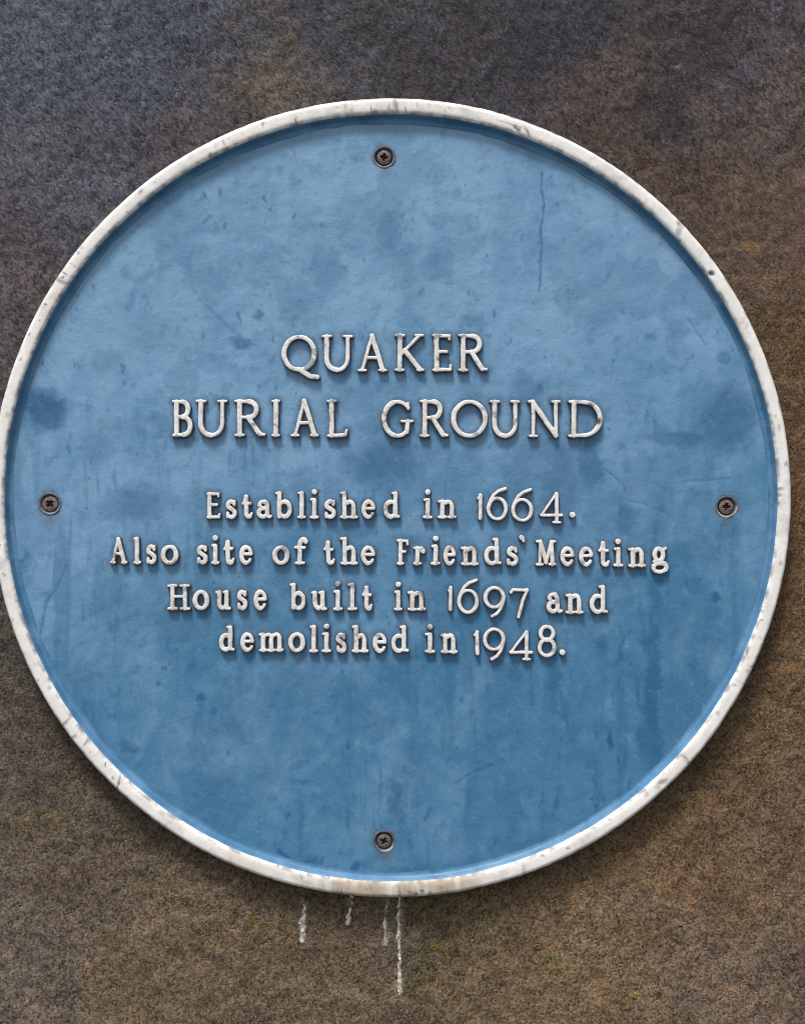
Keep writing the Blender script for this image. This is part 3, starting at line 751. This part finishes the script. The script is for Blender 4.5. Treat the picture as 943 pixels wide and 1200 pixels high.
def build_rim():
    k = (D - RIM_Z) / D
    ri, ro = 451.4 * k, 469.6 * k
    # white half round bead, its outer side running back to the wall
    prof = []
    prof += [(ri - 0.8, RIM_Z - 3.6), (ri - 0.6, RIM_Z - 2.2), (ri + 0.3, RIM_Z - 0.9), (ri + 1.8, RIM_Z - 0.2)]
    for t in np.linspace(0.2, 0.8, 6):
        prof.append((mix(ri, ro, t), RIM_Z + 0.5 * math.sin(pi * t)))
    prof += [(ro - 2.6, RIM_Z - 0.5), (ro - 1.2, RIM_Z - 1.6), (ro - 0.3, RIM_Z - 3.0), (ro, RIM_Z - 5.0),
             (ro + 0.2, RIM_Z - 9), (ro + 0.2, -6.0), (ro - 1.5, -8.0), (ro - 12, -8.0)]
    SEG = 1500
    def fn(T, R, Z):
        w_ = smooth(-2, RIM_Z - 4, Z)
        R = R + 2.7 * np.cos(T) ** 2 * (ro - R) / (ro - ri) * (R <= ro) + 0.30 * ring_noise(T, 60, 81) * w_ + 0.12 * fbm(T * 458, R, 6, 82, 2) * w_
        Z = Z + 0.18 * fbm(T * 458, R, 14, 83, 3) * smooth(0, 4, Z)
        # nick in the rim at the upper right
        for (x, y, r, dep) in [(833, 321, 4.5, 2.6), (604, 150, 4, 1.6), (609, 153, 3, 1.4), (797, 263, 5, 1.2), (247, 182, 3, 1.2),
                               (416, 118, 3, 1.0), (440, 131, 3, 1.6), (876, 787, 3, .8), (775, 918, 6, 1.0), (140, 919, 2.5, 1.3)]:
            x, y = true_xy(x, y, RIM_Z)
            d = np.hypot(R * np.cos(T) + PX - x, R * np.sin(T) + PY - y)
            Z = Z - dep * smooth(r, 0, d)
        return R, Z
    X, Y, Z, T, R, f = revolve(prof, SEG, fn)
    # albedo masks
    ax, ay = CX + (X + PX - CX) / k, CY + (Y + PY - CY) / k
    nz = fbm(ax, ay, 7, 84, 3)
    tan = 0.95 * smooth(150, 60, np.abs(ax - 465)) * smooth(1010, 1034, ay) * smooth(-0.7, 0.6, fbm(ax, ay * .25, 12, 85, 3) + .35)
    tan = np.maximum(tan, 0.30 * smooth(0.3, 1.0, fbm(ax, ay, 60, 86, 3)))
    tan = np.maximum(tan, 0.35 * smooth(120, 30, np.hypot(ax - 420, ay - 120)) * smooth(-.2, .8, fbm(ax, ay, 12, 95, 3)))
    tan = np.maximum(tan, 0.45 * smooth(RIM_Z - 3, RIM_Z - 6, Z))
    chip = 0.85 * smooth(0.80, 1.0, fbm(ax, ay, 5, 87, 3)) * (0.35 + 0.65 * smooth(-0.1, 0.5, fbm(ax, ay, 70, 88, 2)))
    def spot(x, y, rx, ry, s, ang=0.0):
        nonlocal chip
        c_, s_ = math.cos(ang), math.sin(ang)
        dx, dy = ax - x, ay - y
        d = np.hypot((dx * c_ + dy * s_) / rx, (-dx * s_ + dy * c_) / ry) + 0.35 * nz
        chip = np.maximum(chip, s * smooth(1.1, 0.5, d))
    for a in [(833, 320, 6, 3.2, .95, .5), (600, 146, 10, 2.2, .6, .4), (606, 152, 8, 2, .85, .7), (618, 155, 7, 1.8, .7, 1.0), (590, 143, 8, 1.5, .5, .3),
              (797, 263, 7, 4, .55, .8), (795, 272, 4, 6, .5, 0), (247, 182, 3.5, 4, .7, .7), (249, 188, 3, 3, .8, 0), (417, 117, 4, 3, .7, 0),
              (440, 131, 4, 2.5, .9, 0), (412, 129, 3, 2, .5, 0), (395, 126, 3, 1.5, .4, 0), (165, 224, 3, 4, .6, .6), (182, 214, 3, 2.5, .4, 0),
              (95, 290, 3, 3, .5, 0), (92, 296, 2.5, 2.5, .6, 0), (45, 350, 3, 4, .4, 0), (878, 345, 3, 3, .3, 0), (908, 487, 5, 3, .35, 1.5), (912, 500, 3, 6, .35, 0),
              (920, 544, 2.5, 4, .6, 0), (914, 660, 2.5, 3, .45, 0), (876, 787, 2.5, 4, .4, .3), (860, 803, 5, 3, .4, .4), (840, 836, 3, 3, .4, 0),
              (776, 916, 8, 3, .5, -.6), (770, 922, 5, 4, .35, 0), (757, 930, 3, 4, .4, 0), (635, 1003, 3, 3, .5, 0), (139, 919, 1.2, 12, .7, .25),
              (190, 953, 6, 4, .3, .6), (480, 1045, 3, 3, .7, 0), (487, 1047, 4, 3, .8, 0), (495, 1044, 4, 2.5, .9, 0), (503, 1046, 3, 3, .8, 0),
              (516, 1041, 2.5, 4, .6, 0), (400, 1046, 1.5, 6, .6, 0), (406, 1048, 1.5, 7, .5, 0), (396, 1044, 1.2, 6, .45, 0), (413, 1048, 1.5, 6, .4, 0),
              (6, 674, 3, 2.5, .6, 0), (58, 806, 2.5, 2.5, .4, 0), (470, 1048, 1.5, 5, .5, 0), (450, 1050, 8, 2, .5, 0), (360, 1034, 8, 3, .3, .2),
              (540, 1047, 12, 2, .5, 0), (720, 188, 3, 2, .3, 0), (527, 127, 3, 2, .35, 0), (560, 137, 3, 2, .3, 0), (9, 486, 3, 3, .3, 0)]:
        spot(*a)
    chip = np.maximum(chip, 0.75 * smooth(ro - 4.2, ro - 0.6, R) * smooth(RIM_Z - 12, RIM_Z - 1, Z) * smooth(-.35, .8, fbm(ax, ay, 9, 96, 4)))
    chip = np.maximum(chip, 0.28 * smooth(0.1, 1.0, fbm(ax, ay, 28, 97, 5, .7)))
    chip = np.maximum(chip, 0.65 * smooth(0.5, 0.9, fbm(T * 458, R * .25, 5, 98, 2)) * smooth(0.0, 0.7, fbm(ax, ay, 55, 99, 3)))
    low = smooth(130, 50, np.abs(ax - 450)) * smooth(1015, 1040, ay)
    chip = np.maximum(chip, 0.7 * low * smooth(0.05, 0.7, fbm(ax, ay * 0.12, 4.5, 108, 3)) * smooth(1030, 1050, ay + 4 * nz))
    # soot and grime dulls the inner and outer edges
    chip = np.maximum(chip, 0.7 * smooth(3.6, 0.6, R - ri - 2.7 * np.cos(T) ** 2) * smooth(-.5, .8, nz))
    v = to_local(X + PX, Y + PY, Z).reshape(-1, 3)
    me = make_mesh('rim', v, f[:, ::-1], {'tan': np.clip(tan, 0, 1).ravel(), 'chip': np.clip(chip, 0, 1).ravel()})
    link('rim', me, M_RIM, plaque)
    # blue sloping wall between the face and the white bead
    prof = [(ri - 12, -0.7), (ri - 10, -0.15), (ri - 8.2, 0.15), (ri - 6.4, 0.45), (ri - 4.6, 1.1), (ri - 3.0, 2.8), (ri - 1.8, 5.2),
            (ri - 0.7, RIM_Z - 3.0), (ri + 0.4, RIM_Z - 2.0)]
    def fn2(T, R, Z):
        return R + 2.7 * np.cos(T) ** 2 + 0.15 * ring_noise(T, 90, 91), Z
    X, Y, Z, T, R, f = revolve(prof, 900, fn2)
    blue_tone = 0.32 + 0.30 * fbm(X, Y, 40, 93, 3)
    stain_shade = np.clip(0.22 + 0.28 * fbm(X, Y, 18, 98, 4) + 0.34 * smooth(1.2, 0.2, np.abs(Z - 2.2)) + 0.25 * smooth(.3, 0, Z), 0, 1)
    v = to_local(X + PX, Y + PY, Z).reshape(-1, 3)
    me = make_mesh('rim_slope', v, f[:, ::-1], {'blue_tone': np.clip(blue_tone, 0, 1).ravel(), 'stain_shade': stain_shade.ravel(), 'dirt_shade': (stain_shade * 0).ravel()})
    link('rim_slope', me, M_FACE, plaque)
    # back of the casting, standing off the wall on its bosses
    X, Y, Z, T, R, f = revolve([(0.5, -7.9), (150, -7.9), (300, -7.9), (ro - 11, -7.9)], 96)
    v = to_local(X + PX, Y + PY, Z).reshape(-1, 3)
    link('back_plate', make_mesh('back_plate', v, f, smooth_shade=False), M_BACK, plaque)

build_rim()

# ------------------------------------------------------------------ screws
def build_screw(x, y, turn, scale, shine):
    n = 46
    a = np.linspace(-10.5, 10.5, n)
    U, V = np.meshgrid(a, a)
    r = np.hypot(U, V)
    c_, s_ = math.cos(turn), math.sin(turn)
    P, Q = U * c_ + V * s_, -U * s_ + V * c_
    cross = np.maximum(smooth(1.9, 1.1, np.abs(P)) * smooth(4.6, 3.6, np.abs(Q)), smooth(1.9, 1.1, np.abs(Q)) * smooth(4.6, 3.6, np.abs(P)))
    cross = np.maximum(cross, smooth(2.9, 2.0, r))
    Z = 0.2 - 0.018 * r * r - 3.6 * cross - 3.5 * smooth(8.4, 9.6, r) + 0.18 * fbm(U + x, V + y, 5, 101, 2)
    f = grid_faces(n, n).reshape(-1, 4)
    f = f[r.ravel()[f].max(1) < 9.9]
    v = np.stack([U * S, -V * S, Z * S], -1).reshape(-1, 3)
    v, f, at = compact(v, f, {'pit': cross.ravel()})
    sc_ = link('screw', make_mesh('screw_head', v * np.array([scale, scale, 1]), f, at), M_HEAD, plaque,
               ((x - CX) * S, (CY - y) * S, 0))
    prof = [(9.4, -5.0), (10.0, -2.0), (10.8, -0.5), (11.6, 0.25), (12.4, 0.5), (13.2, 0.25), (13.8, -0.8)]
    def fn(T, R, Z_):
        q = fbm(np.cos(T) * 12 + x, np.sin(T) * 12 + y, 7, 102, 2)
        return R + 0.35 * q, Z_ + 0.25 * q
    X, Y, Zr, T, R, fr = revolve(prof, 56, fn)
    vr = np.stack([X * S, -Y * S, Zr * S], -1).reshape(-1, 3)
    wear_glint = smooth(-0.35, 0.5, np.sin(T) + 0.5 * fbm(np.cos(T) * 10 + x, np.sin(T) * 10, 6, 103, 2)) * smooth(0.6, 0.95, np.clip(1 - np.abs(R - 11.9) / 4, 0, 1))  # bright lower crescent: bare metal with its highlight painted in
    wear_glint = wear_glint * shine * smooth(-0.6, 0.5, fbm(np.cos(T) * 14 + x * 3, np.sin(T) * 14 + y, 9, 105, 3))
    me = make_mesh('countersunk_seat', vr, fr[:, ::-1], {'wear_glint': wear_glint.ravel()})
    link('countersunk_seat', me, M_SEAT, sc_)

def mats_screw():
    m, N, L, B = new_mat('rusty_cross_head')
    P = pos_mm(N, L)
    n = noise(N, L, P, 0.25, 4, 0.65)
    c = mixc(N, L, maprange(N, L, n, 0.35, 0.65), (0.06, 0.045, 0.042), (0.19, 0.135, 0.125))
    pit = node(N, 'ShaderNodeAttribute', attribute_name='pit').outputs['Fac']
    c = mixc(N, L, pit, c, (0.014, 0.011, 0.010))
    L.new(c, B.inputs['Base Color'])
    B.inputs['Roughness'].default_value = 0.6
    B.inputs['Metallic'].default_value = 0.2
    bump(N, L, B, n, 0.6, 0.0004)
    m2, N, L, B = new_mat('worn_countersink')
    P = pos_mm(N, L)
    n = noise(N, L, P, 0.2, 4, 0.65)
    wr = node(N, 'ShaderNodeAttribute', attribute_name='wear_glint').outputs['Fac']
    c = mixc(N, L, maprange(N, L, n, 0.35, 0.65), (0.05, 0.06, 0.075), (0.10, 0.14, 0.19))
    c = mixc(N, L, wr, c, (0.40, 0.375, 0.345))
    L.new(c, B.inputs['Base Color'])
    B.inputs['Roughness'].default_value = 0.6
    bump(N, L, B, n, 0.5, 0.0004)
    return m, m2
M_HEAD, M_SEAT = mats_screw()
for (x, y), t, s_, sh in zip(SCREWS, (0.15, 0.75, 0.05, 0.4), (0.98, 1.06, 1.0, 0.96), (0.25, 0.3, 0.75, 0.9)):
    build_screw(x, y, t, s_, sh)

def build_letter(ch, x0, x1, y_top, y_base, r, h, seed, label):
    """box in picture units at the height of the letter's top; r = half width of a thick stroke"""
    zt = h
    x0, yt = true_xy(x0, y_top, zt * .7); x1, yb = true_xy(x1, y_base, zt * .7)
    rr = r * 0.95
    ins = rr * 0.9
    bx0, bx1, by0, by1 = x0 + ins, x1 - ins, yb - ins, yt + ins
    if ch in 'IliTt1': bx0, bx1 = x0 + ins * .7, x1 - ins * .7
    rng = np.random.RandomState(seed)
    sk = rng.uniform(-0.012, 0.012)
    step = 0.42 if r > 2.4 else 0.36
    step = 0.45
    pad = 4.0
    ylo = min(p[1] for wgt, pl in G[ch] for p in pl)
    bottom = by0 - ylo * (by0 - by1)
    gx = np.arange(x0 - pad, x1 + pad + step, step); gy = np.arange(min(yt, yb) - pad, max(yb, bottom) + pad + step, step)
    X, Y = np.meshgrid(gx, gy)
    wx = X + 0.25 * fbm(X, Y, 9, 200 + seed % 7, 2); wy = Y + 0.25 * fbm(X, Y, 9, 207 + seed % 5, 2)
    dist = np.full(X.shape, -1e9)
    for wgt, pl in G[ch]:
        P = [(mix(bx0, bx1, u) + sk * (by0 - by1) * v_, by0 + (by1 - by0) * v_) for u, v_ in pl]
        if len(P) == 1: P = P * 2
        d = rr * max(wgt, .42 if r > 2.6 else .58) - poly_dist(wx, wy, P)
        # soft union so that corners fill with paint
        k_ = 0.7
        hh = np.clip(0.5 + 0.5 * (d - dist) / k_, 0, 1)
        dist = np.where(dist < -1e8, d, dist * (1 - hh) + d * hh + k_ * hh * (1 - hh))
    foot = 1.15                                   # draft of the casting widens the foot
    d = dist + foot
    lim = foot + 0.75
    t = np.clip(d / lim, 0, 1)
    Zin = h * (1 - (1 - t) ** 3.0) + 0.10 * np.clip(d - lim, 0, 1.5)
    Zin = Zin + 0.16 * fbm(X, Y, 6, 220 + seed % 11, 2) * t
    Z = np.where(d > 0, Zin, 2.0 * d) + face_relief(X, Y)
    ny, nx = X.shape
    f = grid_faces(ny, nx).reshape(-1, 4)
    f = f[d.ravel()[f].max(1) > -0.15]
    wob = 0.5 * fbm(X, Y, 6, 230, 2)
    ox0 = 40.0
    side = smooth(0.66, 0.34, t + 0.22 * wob) * 0.95  # side walls darkened: shade put into the colour, with blue paint and grime
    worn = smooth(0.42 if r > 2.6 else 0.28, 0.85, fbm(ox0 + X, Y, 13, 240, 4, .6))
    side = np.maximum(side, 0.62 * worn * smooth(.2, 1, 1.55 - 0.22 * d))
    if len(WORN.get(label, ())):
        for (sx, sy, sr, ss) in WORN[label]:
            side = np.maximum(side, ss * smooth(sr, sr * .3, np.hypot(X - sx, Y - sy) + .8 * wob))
    ox, oy = (x0 + x1) / 2, (yt + yb) / 2
    v = to_local(X - ox + CX, Y - oy + CY, Z).reshape(-1, 3)
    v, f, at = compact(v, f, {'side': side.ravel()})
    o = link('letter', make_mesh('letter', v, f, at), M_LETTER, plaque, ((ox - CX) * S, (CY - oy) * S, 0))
    o['label'] = label
    return o

ORD = ['first', 'second', 'third', 'fourth', 'fifth', 'sixth']
KIND = lambda c: 'full stop' if c == '.' else 'apostrophe' if c == "'" else ('digit ' + c if c.isdigit() else ('capital letter ' + c if c.isupper() else 'small letter ' + c))
seed = 1
for i, (c, a, b, t, bs) in enumerate(TITLE):
    line = 'first' if i < 6 else 'second'
    lab = 'raised white %s in the %s line' % (KIND(c), line)
    if c == 'D': lab = 'raised white capital letter D at the end of the second line, nicked at its right'
    build_letter(c, a, b, t, bs, 2.75, 5.8, seed, lab); seed += 1
for li, row in enumerate(SMALL):
    for (c, a, b, t, bs) in row:
        lab = 'raised white %s in the %s line' % (KIND(c), ORD[li + 2])
        rad = small_radius(c)
        build_letter(c, a, b, t, bs, rad, 5.4, seed, lab); seed += 1

# ------------------------------------------------------------------ lime runs on the wall below the plaque
def build_drip(pts, wid, seed, label):
    P = [true_xy(x, y, WALL_Z) for x, y in pts]
    xs_ = [p[0] for p in P]; ys_ = [p[1] for p in P]
    step = 0.7
    X, Y = np.meshgrid(np.arange(min(xs_) - 8, max(xs_) + 8, step), np.arange(min(ys_) - 8, max(ys_) + 8, step))
    wx = X + 0.6 * fbm(X, Y, 18, seed, 3)
    tt = (Y - min(ys_)) / (max(ys_) - min(ys_))
    wv = np.interp(tt, np.linspace(0, 1, len(wid)), wid)
    d = wv - poly_dist(wx, Y, P) + 2.3 * fbm(X, Y, 5.5, seed + 1, 3)
    t = np.clip(d / 2.2, 0, 1)
    Z = WALL_Z + wall_relief(X, Y) + np.where(d > 0, 0.7 * np.sqrt(t), 3 * d) + 0.2 + 0.5 * fbm(X, Y, 4, seed + 2, 2)
    f = grid_faces(*X.shape).reshape(-1, 4)
    f = f[d.ravel()[f].max(1) > -0.2]
    v = to_local(X, Y, Z).reshape(-1, 3)
    v, f, at = compact(v, f, {})
    o = link('lime_run', make_mesh('lime_run', v, f), M_LIME, wall)
    o['label'] = label

build_drip([(357, 1050), (356.5, 1070), (354.5, 1084), (354.5, 1102)], [1.0, 1.4, 3.2, 3.2], 301, 'short thick white run below the lower left rim')
build_drip([(412, 1050), (410.5, 1064), (407, 1083)], [1.2, 1.6, 2.2], 311, 'shortest thin white run just under the rim')
build_drip([(452, 1062), (450.5, 1082), (452, 1107)], [0.2, 1.3, 1.0], 321, 'faint broken white run beside the longest one')
build_drip([(468, 1052), (467.5, 1090), (468, 1120), (468.5, 1163)], [1.6, 1.8, 2.7, 2.5], 331, 'longest white run hanging below the plaque')
